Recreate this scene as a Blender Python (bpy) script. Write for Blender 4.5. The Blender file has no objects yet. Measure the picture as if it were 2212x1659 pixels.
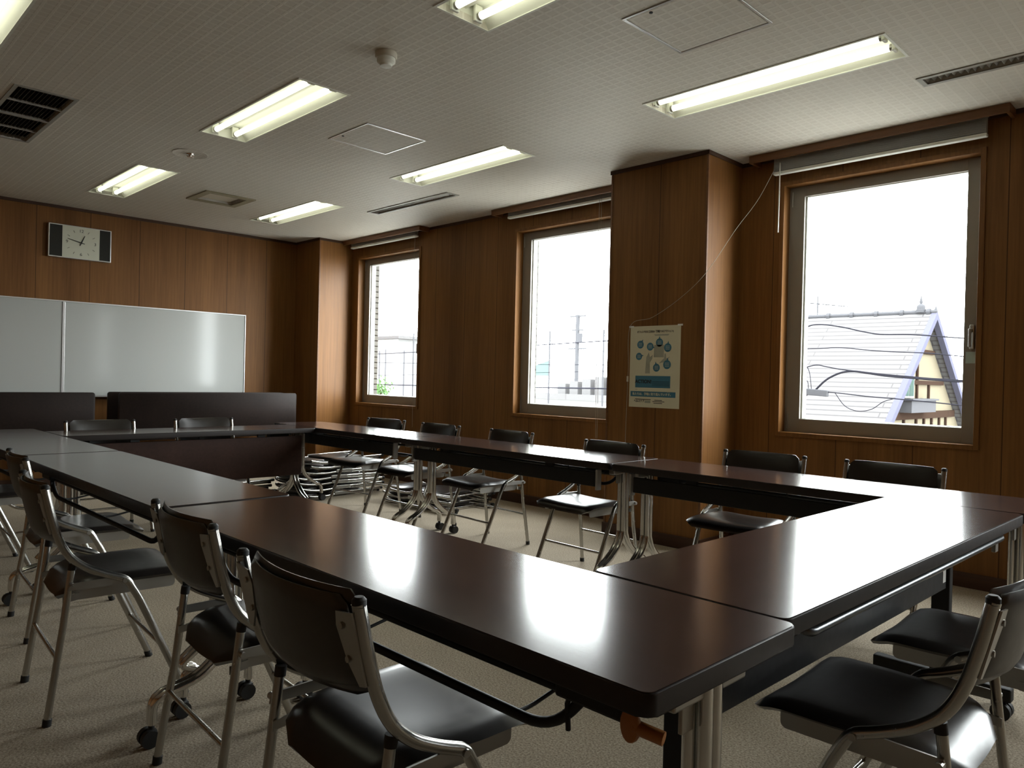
import bpy, bmesh, math, random
from mathutils import Vector, Matrix
random.seed(7)
SC = bpy.context.scene
COL = SC.collection
R = math.radians

# ------------------------------------------------------------------ materials
def new_mat(name):
    m = bpy.data.materials.new(name); m.use_nodes = True
    nt = m.node_tree
    return m, nt, nt.nodes['Principled BSDF']

def simple(name, col, rough=.5, metal=0., coat=0., emit=None, estr=0., spec=None):
    m, nt, b = new_mat(name)
    b.inputs['Base Color'].default_value = (*col, 1)
    b.inputs['Roughness'].default_value = rough
    b.inputs['Metallic'].default_value = metal
    if coat: b.inputs['Coat Weight'].default_value = coat; b.inputs['Coat Roughness'].default_value = .1
    if spec is not None: b.inputs['Specular IOR Level'].default_value = spec
    # a little procedural wear in the roughness
    tc = nt.nodes.new('ShaderNodeTexCoord'); n = nt.nodes.new('ShaderNodeTexNoise'); mr = nt.nodes.new('ShaderNodeMapRange')
    n.inputs['Scale'].default_value = 35; n.inputs['Detail'].default_value = 3
    mr.inputs['To Min'].default_value = max(.02, rough*.85); mr.inputs['To Max'].default_value = min(1, rough*1.15)
    nt.links.new(tc.outputs['Object'], n.inputs['Vector']); nt.links.new(n.outputs['Fac'], mr.inputs['Value'])
    nt.links.new(mr.outputs['Result'], b.inputs['Roughness'])
    if emit:
        b.inputs['Emission Color'].default_value = (*emit, 1); b.inputs['Emission Strength'].default_value = estr
    return m

def nd(nt, kind, **kw):
    n = nt.nodes.new(kind)
    for k, v in kw.items():
        if k in n.inputs: n.inputs[k].default_value = v
        else: setattr(n, k, v)
    return n

def wood_mat(name, dark, light, axis='z', rough=.45, groove=None, gofs=0., gaxis='x', spec=.4, sc=1., bump=.0, gdepth=.45):
    """figured wood; grain runs along `axis`; optional panel joints every `groove` metres"""
    m, nt, b = new_mat(name); L = nt.links.new
    tc = nd(nt, 'ShaderNodeTexCoord'); mp = nd(nt, 'ShaderNodeMapping')
    s = {'x': (1.2, 38, 38), 'y': (38, 1.2, 38), 'z': (38, 38, 1.2)}[axis]
    mp.inputs['Scale'].default_value = tuple(v*sc for v in s)
    L(tc.outputs['Object'], mp.inputs['Vector'])
    n1 = nd(nt, 'ShaderNodeTexNoise', Scale=1.6, Detail=7., Roughness=.62); L(mp.outputs['Vector'], n1.inputs['Vector'])
    mp2 = nd(nt, 'ShaderNodeMapping'); mp2.inputs['Scale'].default_value = tuple(v*sc*.09 for v in s); L(tc.outputs['Object'], mp2.inputs['Vector'])
    n2 = nd(nt, 'ShaderNodeTexNoise', Scale=1.3, Detail=3.); L(mp2.outputs['Vector'], n2.inputs['Vector'])
    mx = nd(nt, 'ShaderNodeMath', operation='ADD'); L(n1.outputs['Fac'], mx.inputs[0]); L(n2.outputs['Fac'], mx.inputs[1])
    mr = nd(nt, 'ShaderNodeMapRange'); mr.inputs['From Min'].default_value = .72; mr.inputs['From Max'].default_value = 1.28; L(mx.outputs[0], mr.inputs['Value'])
    mix = nd(nt, 'ShaderNodeMix', data_type='RGBA'); mix.inputs['A'].default_value = (*dark, 1); mix.inputs['B'].default_value = (*light, 1)
    L(mr.outputs['Result'], mix.inputs['Factor'])
    out = mix.outputs['Result']
    if groove:
        sp = nd(nt, 'ShaderNodeSeparateXYZ'); L(tc.outputs['Object'], sp.inputs[0])
        a = nd(nt, 'ShaderNodeMath', operation='SUBTRACT'); L(sp.outputs[gaxis.upper()], a.inputs[0]); a.inputs[1].default_value = gofs - groove/2
        f = nd(nt, 'ShaderNodeMath', operation='FLOORED_MODULO'); L(a.outputs[0], f.inputs[0]); f.inputs[1].default_value = groove
        d = nd(nt, 'ShaderNodeMath', operation='SUBTRACT'); L(f.outputs[0], d.inputs[0]); d.inputs[1].default_value = groove/2
        ab = nd(nt, 'ShaderNodeMath', operation='ABSOLUTE'); L(d.outputs[0], ab.inputs[0])
        lt = nd(nt, 'ShaderNodeMath', operation='LESS_THAN'); L(ab.outputs[0], lt.inputs[0]); lt.inputs[1].default_value = .0028
        m2 = nd(nt, 'ShaderNodeMix', data_type='RGBA'); m2.inputs['B'].default_value = tuple(c*gdepth for c in dark) + (1,)
        L(lt.outputs[0], m2.inputs['Factor']); L(out, m2.inputs['A']); out = m2.outputs['Result']
        # slight tone change from board to board
        dv = nd(nt, 'ShaderNodeMath', operation='DIVIDE'); L(a.outputs[0], dv.inputs[0]); dv.inputs[1].default_value = groove
        fl = nd(nt, 'ShaderNodeMath', operation='FLOOR'); L(dv.outputs[0], fl.inputs[0])
        wn = nd(nt, 'ShaderNodeTexWhiteNoise', noise_dimensions='1D'); L(fl.outputs[0], wn.inputs['W'])
        m3 = nd(nt, 'ShaderNodeMapRange'); m3.inputs['To Min'].default_value = .9; m3.inputs['To Max'].default_value = 1.1; L(wn.outputs['Value'], m3.inputs['Value'])
        hs = nd(nt, 'ShaderNodeHueSaturation'); L(m3.outputs['Result'], hs.inputs['Value']); L(out, hs.inputs['Color']); out = hs.outputs['Color']
    L(out, b.inputs['Base Color'])
    b.inputs['Roughness'].default_value = rough; b.inputs['Specular IOR Level'].default_value = spec
    if bump:
        bp = nd(nt, 'ShaderNodeBump'); bp.inputs['Strength'].default_value = bump; bp.inputs['Distance'].default_value = .001
        L(n1.outputs['Fac'], bp.inputs['Height']); L(bp.outputs['Normal'], b.inputs['Normal'])
    return m

M = {}
WD, WL = (.148, .062, .0165), (.248, .113, .034)
M['wall_wood_x'] = wood_mat('panelling', WD, WL, 'z', .5, .4553, 2.097, 'x', .22)
M['wall_wood_y'] = wood_mat('panelling_end_wall', WD, WL, 'z', .5, .4575, -.807, 'y', .22)
M['wall_wood_col'] = wood_mat('panelling_pillar', WD, WL, 'z', .5, .8, 5.121, 'x', .22)
M['wood_plain'] = wood_mat('panelling_plain', WD, WL, 'z', .42, None, spec=.25)
M['trim_wood'] = wood_mat('trim_wood', (.13, .055, .02), (.20, .09, .035), 'x', .4)
M['base_wood'] = wood_mat('base_wood', (.045, .018, .009), (.07, .03, .014), 'x', .45)
M['top'] = wood_mat('table_laminate', (.032, .0175, .0150), (.070, .040, .033), 'x', .16, spec=.55, sc=.55, bump=.06)
M['top_y'] = wood_mat('table_laminate_cross', (.032, .0175, .0150), (.070, .040, .033), 'y', .16, spec=.55, sc=.55)
M['panel_wood'] = wood_mat('panel_laminate', (.022, .009, .006), (.042, .018, .012), 'y', .42, spec=.22, sc=.8)
M['flip_wood'] = wood_mat('flip_top_laminate', (.013, .0085, .007), (.023, .014, .0115), 'y', .5, spec=.15, sc=.8)
M['edge'] = simple('edge_band', (.018, .013, .012), .42, spec=.4)
M['chrome'] = simple('chrome', (.72, .71, .68), .16, 1.)
M['tube'] = simple('chair_tube', (.46, .45, .42), .26, 1.)
M['steel'] = simple('satin_steel', (.40, .39, .36), .42, 1.)
M['black'] = simple('black_paint', (.010, .010, .010), .55, spec=.35)
M['rubber'] = simple('black_rubber', (.012, .012, .012), .6)
M['vinyl'] = simple('brown_vinyl', (.019, .0155, .0135), .3, spec=.5)
M['shell'] = simple('back_shell', (.048, .045, .040), .4)
M['orange'] = simple('orange_plastic', (.42, .17, .045), .4)
M['alu'] = simple('bronze_aluminium', (.27, .25, .22), .5, .25)
M['alu_white'] = simple('glazing_bead', (.75, .78, .72), .4)
M['white_metal'] = simple('white_metal', (.80, .81, .74), .45)
M['silver'] = simple('silver_frame', (.66, .66, .66), .35, .8)
M['grille'] = simple('vent_grille', (.33, .32, .28), .5)
M['vent_dark'] = simple('vent_interior', (.02, .02, .018), .8)
M['plastic'] = simple('ivory_plastic', (.62, .58, .48), .4)
M['board'] = simple('whiteboard_enamel', (.50, .515, .50), .11, spec=.32)
M['clock_face'] = simple('clock_face', (.66, .67, .56), .5)
M['ink'] = simple('black_ink', (.02, .02, .022), .5)
M['clock_dark'] = simple('clock_side', (.022, .022, .018), .55, spec=.25)
M['paper'] = simple('poster_paper', (.72, .68, .52), .25)
M['blue'] = simple('poster_blue', (.06, .20, .30), .35)
M['grey_ink'] = simple('poster_grey', (.38, .38, .31), .35)
M['cord'] = simple('white_cord', (.42, .39, .32), .7)
M['slat'] = simple('blind_slat', (.42, .42, .40), .45)
M['sticker'] = simple('white_sticker', (.8, .8, .78), .5)
M['sage'] = simple('pale_sticker', (.40, .55, .55), .5)
M['tube_lit'] = simple('lit_tube', (1, 1, .9), .4, emit=(1., 1., .80), estr=2.7)

def glass_mat():
    m = bpy.data.materials.new('window_glass'); m.use_nodes = True; nt = m.node_tree; nt.nodes.clear()
    o = nd(nt, 'ShaderNodeOutputMaterial'); t = nd(nt, 'ShaderNodeBsdfTransparent'); g = nd(nt, 'ShaderNodeBsdfGlossy'); lw = nd(nt, 'ShaderNodeLayerWeight'); lw.inputs['Blend'].default_value = .5; pw = nd(nt, 'ShaderNodeMath', operation='POWER'); pw.inputs[1].default_value = 5.; nt.links.new(lw.outputs['Facing'], pw.inputs[0]); fr = nd(nt, 'ShaderNodeMath', operation='MULTIPLY_ADD'); nt.links.new(pw.outputs[0], fr.inputs[0]); fr.inputs[1].default_value = .9; fr.inputs[2].default_value = .04
    g.inputs['Roughness'].default_value = .01
    t.inputs['Color'].default_value = (.95, .97, .96, 1)
    mx = nd(nt, 'ShaderNodeMixShader'); nt.links.new(fr.outputs[0], mx.inputs[0]); nt.links.new(t.outputs[0], mx.inputs[1]); nt.links.new(g.outputs[0], mx.inputs[2]); nt.links.new(mx.outputs[0], o.inputs[0])
    return m
M['glass'] = glass_mat()

def carpet_mat():
    m, nt, b = new_mat('loop_carpet'); L = nt.links.new
    tc = nd(nt, 'ShaderNodeTexCoord')
    v = nd(nt, 'ShaderNodeTexNoise', Scale=150., Detail=5., Roughness=.75); L(tc.outputs['Object'], v.inputs['Vector'])
    v2 = nd(nt, 'ShaderNodeTexNoise', Scale=3., Detail=5.); L(tc.outputs['Object'], v2.inputs['Vector'])
    a = nd(nt, 'ShaderNodeMix', data_type='RGBA'); a.inputs['A'].default_value = (.17, .135, .095, 1); a.inputs['B'].default_value = (.53, .455, .35, 1)
    mr = nd(nt, 'ShaderNodeMapRange'); mr.inputs['From Min'].default_value = .36; mr.inputs['From Max'].default_value = .64; L(v.outputs['Fac'], mr.inputs['Value']); L(mr.outputs['Result'], a.inputs['Factor'])
    h = nd(nt, 'ShaderNodeHueSaturation'); m2 = nd(nt, 'ShaderNodeMapRange'); m2.inputs['To Min'].default_value = .82; m2.inputs['To Max'].default_value = 1.15
    L(v2.outputs['Fac'], m2.inputs['Value']); L(m2.outputs['Result'], h.inputs['Value']); L(a.outputs['Result'], h.inputs['Color']); L(h.outputs['Color'], b.inputs['Base Color'])
    bp = nd(nt, 'ShaderNodeBump'); bp.inputs['Strength'].default_value = .5; bp.inputs['Distance'].default_value = .003
    L(v.outputs['Fac'], bp.inputs['Height']); L(bp.outputs['Normal'], b.inputs['Normal'])
    b.inputs['Roughness'].default_value = .95; b.inputs['Specular IOR Level'].default_value = .15
    return m
M['carpet'] = carpet_mat()

def ceiling_mat():
    m, nt, b = new_mat('embossed_ceiling_paper'); L = nt.links.new
    tc = nd(nt, 'ShaderNodeTexCoord'); mp = nd(nt, 'ShaderNodeMapping'); L(tc.outputs['Object'], mp.inputs['Vector'])
    br = nd(nt, 'ShaderNodeTexBrick', Scale=1.); br.offset = 0; br.inputs['Brick Width'].default_value = .05; br.inputs['Row Height'].default_value = .05
    br.inputs['Mortar Size'].default_value = .0075; br.inputs['Mortar Smooth'].default_value = .4
    br.inputs['Color1'].default_value = (.655, .62, .55, 1); br.inputs['Color2'].default_value = (.70, .67, .60, 1); br.inputs['Mortar'].default_value = (.75, .72, .65, 1)
    L(mp.outputs['Vector'], br.inputs['Vector'])
    n = nd(nt, 'ShaderNodeTexNoise', Scale=1.4, Detail=2.); L(tc.outputs['Object'], n.inputs['Vector'])
    mx = nd(nt, 'ShaderNodeMix', data_type='RGBA'); mx.inputs['A'].default_value = (.70, .67, .60, 1)
    mr = nd(nt, 'ShaderNodeMapRange'); mr.inputs['From Min'].default_value = .35; mr.inputs['From Max'].default_value = .6; mr.inputs['To Min'].default_value = .45; L(n.outputs['Fac'], mr.inputs['Value'])
    L(mr.outputs['Result'], mx.inputs['Factor']); L(br.outputs['Color'], mx.inputs['B']); L(mx.outputs['Result'], b.inputs['Base Color'])
    bp = nd(nt, 'ShaderNodeBump'); bp.inputs['Strength'].default_value = .35; bp.inputs['Distance'].default_value = .002; L(br.outputs['Fac'], bp.inputs['Height']); L(bp.outputs['Normal'], b.inputs['Normal'])
    b.inputs['Roughness'].default_value = .6; b.inputs['Specular IOR Level'].default_value = .3
    return m
M['ceiling'] = ceiling_mat()

def brick_mat(name, c1, c2, mortar, w, h, ms, rot=None, off=.5):
    m, nt, b = new_mat(name); L = nt.links.new
    tc = nd(nt, 'ShaderNodeTexCoord'); mp = nd(nt, 'ShaderNodeMapping'); L(tc.outputs['Object'], mp.inputs['Vector'])
    if rot: mp.inputs['Rotation'].default_value = rot
    br = nd(nt, 'ShaderNodeTexBrick', Scale=1.); br.offset = off
    br.inputs['Brick Width'].default_value = w; br.inputs['Row Height'].default_value = h; br.inputs['Mortar Size'].default_value = ms
    br.inputs['Color1'].default_value = (*c1, 1); br.inputs['Color2'].default_value = (*c2, 1); br.inputs['Mortar'].default_value = (*mortar, 1)
    L(mp.outputs['Vector'], br.inputs['Vector']); L(br.outputs['Color'], b.inputs['Base Color']); b.inputs['Roughness'].default_value = .7
    return m
M['brick'] = brick_mat('facade_tile', (.075, .071, .064), (.085, .081, .074), (.012, .011, .010), .5, .064, .006, (R(90), 0, 0), 0)
M['roof'] = brick_mat('roof_slates', (.072, .070, .071), (.077, .075, .076), (.044, .042, .043), 3., .0865, .012, None, .5)
M['roof2'] = brick_mat('far_roof_tiles', (.060, .061, .063), (.070, .070, .073), (.030, .030, .033), .2, .16, .03, None, .5)
M['render'] = simple('house_render', (.092, .080, .058), .8)
M['verge'] = simple('verge_paint', (.050, .050, .070), .5)
M['timber'] = simple('dark_timber', (.020, .013, .010), .6)
M['lightwall'] = simple('pale_wall', (.16, .16, .16), .8)
M['pole'] = simple('pole_grey', (.046, .046, .050), .6)
M['cable'] = simple('black_cable', (.014, .014, .018), .5)
M['green_net'] = simple('green_net', (.055, .085, .078), .7)
M['leaf'] = simple('leaf', (.042, .085, .030), .6)
M['ground'] = simple('ground', (.33, .32, .30), .9)
M['win_dark'] = simple('house_window_glass', (.030, .045, .040), .2)

for k in ('brick', 'roof', 'roof2', 'render', 'verge', 'timber', 'lightwall', 'pole', 'cable', 'green_net', 'leaf', 'ground', 'win_dark'):   # matt outdoors
    M[k].node_tree.nodes['Principled BSDF'].inputs['Specular IOR Level'].default_value = 0.

# ------------------------------------------------------------------ mesh helpers
def obj(name, bm, mat, parent=None, smooth=False, angle=40):
    bmesh.ops.recalc_face_normals(bm, faces=bm.faces[:])
    me = bpy.data.meshes.new(name); bm.to_mesh(me); bm.free()
    me.materials.append(mat)
    if smooth:
        me.shade_smooth() if hasattr(me, 'shade_smooth') else None
        try: me.set_sharp_from_angle(angle=R(angle))
        except Exception: pass
    o = bpy.data.objects.new(name, me); COL.objects.link(o)
    if parent: o.parent = parent
    return o

def box(bm, x0, x1, y0, y1, z0, z1, bevel=0., seg=2):
    x0, x1 = min(x0, x1), max(x0, x1); y0, y1 = min(y0, y1), max(y0, y1); z0, z1 = min(z0, z1), max(z0, z1)
    r = bmesh.ops.create_cube(bm, size=1.)
    for v in r['verts']:
        v.co = Vector(((x0+x1)/2+v.co.x*(x1-x0), (y0+y1)/2+v.co.y*(y1-y0), (z0+z1)/2+v.co.z*(z1-z0)))
    if bevel:
        es = list({e for v in r['verts'] for e in v.link_edges})
        bmesh.ops.bevel(bm, geom=es, offset=min(bevel, .49*min(x1-x0, y1-y0, z1-z0)), segments=seg, profile=.5, affect='EDGES')
    return bm

def catmull(pts, n=6):
    P = [Vector(p) for p in pts]
    if len(P) < 3: return P
    out = []
    Q = [P[0]*2-P[1]] + P + [P[-1]*2-P[-2]]
    for i in range(1, len(Q)-2):
        a, b, c, d = Q[i-1:i+3]
        for k in range(n):
            t = k/n
            out.append(.5*((2*b)+(c-a)*t+(2*a-5*b+4*c-d)*t*t+(3*b-a-3*c+d)*t**3))
    out.append(P[-1]); return out

def fillet(pts, r, n=5):
    """polyline with rounded corners"""
    P = [Vector(p) for p in pts]; out = [P[0]]
    for i in range(1, len(P)-1):
        a, b, c = P[i-1], P[i], P[i+1]
        d1 = (a-b); d2 = (c-b); l = min(r, d1.length*.48, d2.length*.48)
        p, q = b+d1.normalized()*l, b+d2.normalized()*l
        for k in range(n+1):
            t = k/n; out.append(p*(1-t)**2 + b*2*t*(1-t) + q*t*t)
    out.append(P[-1]); return out

def tube(bm, pts, r, seg=10, cap=True, flat=1.):
    P = [Vector(p) for p in pts]; rings = []
    up = None
    for i, p in enumerate(P):
        t = (P[min(i+1, len(P)-1)]-P[max(i-1, 0)]).normalized()
        if up is None:
            up = Vector((1, 0, 0)) if abs(t.x) < .8 else Vector((0, 0, 1))
        u = (up - t*up.dot(t)).normalized(); w = t.cross(u); up = u
        rr = r[i] if isinstance(r, (list, tuple)) else r
        rings.append([bm.verts.new(p+u*math.cos(2*math.pi*k/seg)*rr+w*math.sin(2*math.pi*k/seg)*rr*flat) for k in range(seg)])
    for a, b in zip(rings, rings[1:]):
        for k in range(seg): bm.faces.new((a[k], a[(k+1) % seg], b[(k+1) % seg], b[k]))
    if cap: bm.faces.new(rings[0][::-1]); bm.faces.new(rings[-1])
    return bm

def cyl(bm, a, b, r, seg=16): return tube(bm, [a, b], r, seg)

def plate(bm, outline, axis, t0, t1, bevel=0.):
    """extruded outline; axis 'x'|'y'|'z' is the thickness direction; outline in the other two axes"""
    def mk(p, t):
        return {'x': (t, p[0], p[1]), 'y': (p[0], t, p[1]), 'z': (p[0], p[1], t)}[axis]
    a = [bm.verts.new(mk(p, t0)) for p in outline]; b = [bm.verts.new(mk(p, t1)) for p in outline]
    fs = [bm.faces.new(a), bm.faces.new(b[::-1])]
    n = len(a)
    for i in range(n): fs.append(bm.faces.new((a[i], b[i], b[(i+1) % n], a[(i+1) % n])))
    if bevel:
        es = list(set(fs[0].edges) | set(fs[1].edges))
        bmesh.ops.bevel(bm, geom=es, offset=bevel, segments=2, affect='EDGES', profile=.5)
    return bm

def rrect(x0, x1, y0, y1, r, n=6):
    o = []
    for cx, cy, a0 in ((x1-r, y1-r, 0), (x0+r, y1-r, 90), (x0+r, y0+r, 180), (x1-r, y0+r, 270)):
        for k in range(n+1):
            a = R(a0+90*k/n); o.append((cx+r*math.cos(a), cy+r*math.sin(a)))
    return o

def BM(): return bmesh.new()

def tag(o, label, cat, group=None, kind=None):
    o['label'] = label; o['category'] = cat
    if group: o['group'] = group
    if kind: o['kind'] = kind
    return o
def empty(name, loc=(0, 0, 0), rz=0.):
    o = bpy.data.objects.new(name, None); COL.objects.link(o); o.location = loc; o.rotation_euler = (0, 0, rz); o.empty_display_size = .1
    return o
def struct(name, bm, mat, **k):
    o = obj(name, bm, mat, **k); o['kind'] = 'structure'; return o
def copy_tree(o, parent=None):
    c = o.copy(); COL.objects.link(c)
    if parent is not None: c.parent = parent
    for ch in [x for x in bpy.data.objects if x.parent == o]: copy_tree(ch, c)
    return c

# ------------------------------------------------------------------ camera
cam_d = bpy.data.cameras.new('camera'); cam = bpy.data.objects.new('camera', cam_d); COL.objects.link(cam); SC.camera = cam
cam_d.sensor_fit = 'HORIZONTAL'; cam_d.sensor_width = 36.; cam_d.lens = 36.*1623.43/2212.; cam_d.clip_start = .02; cam_d.clip_end = 300
yaw, pit, rol = R(44.7315), R(-.3951), R(1.3605)
fw = Vector((-math.cos(yaw)*math.cos(pit), math.sin(yaw)*math.cos(pit), math.sin(pit)))
rt = fw.cross(Vector((0, 0, 1))).normalized(); up = rt.cross(fw)
rt2 = math.cos(rol)*rt+math.sin(rol)*up; up2 = -math.sin(rol)*rt+math.cos(rol)*up
mt = Matrix((rt2, up2, -fw)).transposed().to_4x4(); mt.translation = Vector((8.1467, -4.8627, 1.1259)); cam.matrix_world = mt

# ------------------------------------------------------------------ room shell
H = 2.674; XR = 10.6; YB = -7.2
WINS = [(.6534, 1.8445), (3.2406, 4.45), (5.7855, 6.995), (8.37, 9.58)]
WB, WT = .784, 2.496

def slab_with_holes(bm, plane, t0, t1, a0, a1, b0, b1, holes):
    """solid slab with rectangular through holes. plane 'xz' (thickness y) or 'xy' (thickness z)"""
    A = sorted({a0, a1, *[h[0] for h in holes], *[h[1] for h in holes]}); B = sorted({b0, b1, *[h[2] for h in holes], *[h[3] for h in holes]})
    def solid(i, j):
        if i < 0 or j < 0 or i >= len(A)-1 or j >= len(B)-1: return False
        ca, cb = (A[i]+A[i+1])/2, (B[j]+B[j+1])/2
        return not any(h[0] < ca < h[1] and h[2] < cb < h[3] for h in holes)
    V = {}
    def v(i, j, t):
        k = (i, j, t)
        if k not in V:
            V[k] = bm.verts.new((A[i], t, B[j]) if plane == 'xz' else (A[i], B[j], t))
        return V[k]
    for i in range(len(A)-1):
        for j in range(len(B)-1):
            if not solid(i, j): continue
            for t in (t0, t1): bm.faces.new((v(i, j, t), v(i+1, j, t), v(i+1, j+1, t), v(i, j+1, t)))
            for (di, dj, e) in ((-1, 0, ((i, j), (i, j+1))), (1, 0, ((i+1, j), (i+1, j+1))), (0, -1, ((i, j), (i+1, j))), (0, 1, ((i, j+1), (i+1, j+1)))):
                if not solid(i+di, j+dj):
                    p, q = e; bm.faces.new((v(*p, t0), v(*q, t0), v(*q, t1), v(*p, t1)))

bm = BM(); box(bm, -.2, XR+.2, YB-.2, .264, -.15, 0); struct('floor', bm, M['carpet'])
# ceiling cut-outs: lights, air vents, cassette
LX = [(.850, 2.112), (3.262, 4.530), (5.660, 6.920), (8.06, 9.33)]
LY = [(-1.415, -1.112), (-2.900, -2.600), (-4.385, -4.085), (-5.87, -5.57)]
lights = [(0, 0), (1, 0), (2, 0), (0, 1), (1, 1), (2, 1), (1, 2)]
holes = [(LX[i][0], LX[i][1], LY[j][0], LY[j][1]) for i, j in lights]
V_LONG = [(2.09, 3.27, -.850, -.712), (6.865, 8.045, -.805, -.675)]
V_GRID = (2.09, 3.285, -3.925, -3.605)
V_AC = (1.285, 1.725, -2.225, -1.775)
ac_in = (V_AC[0]+.06, V_AC[1]-.06, V_AC[2]+.06, V_AC[3]-.06)
holes += [(v[0]+.02, v[1]-.02, v[2]+.02, v[3]-.02) for v in V_LONG] + [(V_GRID[0]+.02, V_GRID[1]-.02, V_GRID[2]+.02, V_GRID[3]-.02), ac_in]
bm = BM(); slab_with_holes(bm, 'xy', H, H+.03, -.2, XR+.2, YB-.2, .1, holes); struct('ceiling', bm, M['ceiling'])
bm = BM(); box(bm, -.2, XR+.2, YB-.2, .1, H+.2, H+.26); struct('ceiling_slab', bm, M['lightwall'])
bm = BM(); slab_with_holes(bm, 'xz', 0, .16, -.2, XR+.2, 0, H+.2, [(a, b, WB, WT) for a, b in WINS]); struct('wall_right', bm, M['wall_wood_x'])
bm = BM(); slab_with_holes(bm, 'xz', .1601, .264, -.6, XR+.6, -3.6, H+1.5, [(a+.048, b-.02, WB+.05, WT-.03) for a, b in WINS]); struct('wall_facade', bm, M['brick'])
bm = BM(); box(bm, -.2, 0, YB-.2, 0, 0, H+.2); struct('wall_front', bm, M['wall_wood_y'])
bm = BM(); box(bm, XR, XR+.2, YB-.2, 0, 0, H+.2); struct('wall_back', bm, M['wall_wood_y'])
bm = BM(); box(bm, 0, XR, YB-.2, YB, 0, H+.2); struct('wall_left', bm, M['wall_wood_x'])
# corner pillar and middle pillar, boxed in the same panelling
PC, PM = (0, .537, -.437), (4.6934, 5.494, -.45)
bm = BM(); box(bm, .0005, PC[1], PC[2], -.0005, 0.001, H-.001); struct('wall_corner_pillar', bm, M['wood_plain'])
bm = BM(); box(bm, PM[0], PM[1], PM[2], -.0005, 0.001, H-.001); struct('wall_middle_pillar', bm, M['wall_wood_col'])
# thin cornice and baseboards
def run(bm, x0, y0, x1, y1, t, z0, z1):
    if abs(x1-x0) > abs(y1-y0): box(bm, x0, x1, min(y0, y1), min(y0, y1)+t if t > 0 else y0+t, z0, z1)
def trims(z0, z1, t, mat, pre, bev=.002):
    def S(name, *a):
        b = BM(); box(b, *a, z0, z1, bev); struct(name, b, mat)
    S(pre+'_front', 0, t, YB, PC[2]-t, ); S(pre+'_pillar_corner_front', 0, PC[1]+t, PC[2]-t, PC[2]); S(pre+'_pillar_corner_side', PC[1], PC[1]+t, PC[2], 0)
    S(pre+'_right_near_corner', PC[1]+t, PM[0]-t, -t, 0)
    S(pre+'_pillar_side', PM[0]-t, PM[0], PM[2]-t, 0); S(pre+'_pillar_front', PM[0], PM[1], PM[2]-t, PM[2]); S(pre+'_pillar_far_side', PM[1], PM[1]+t, PM[2]-t, 0)
    S(pre+'_right', PM[1]+t, XR, -t, 0); S(pre+'_left', t, XR, YB, YB+t); S(pre+'_back', XR-t, XR, YB+t, -t)
trims(0, .085, .012, M['base_wood'], 'baseboard')
trims(H-.028, H-.0005, .010, M['base_wood'], 'trim')
# corner beads on the pillar edges
for n, (x, y) in enumerate(((PC[1], PC[2]), (PM[1], PM[2]), (PM[0], PM[2]))):
    b = BM(); box(b, x-.012 if n != 2 else x-.004, x+.004 if n != 2 else x+.012, y-.004, y+.012, .085, H-.03, .002); struct('trim_%d' % (n+1), b, M['trim_wood'])

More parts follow.
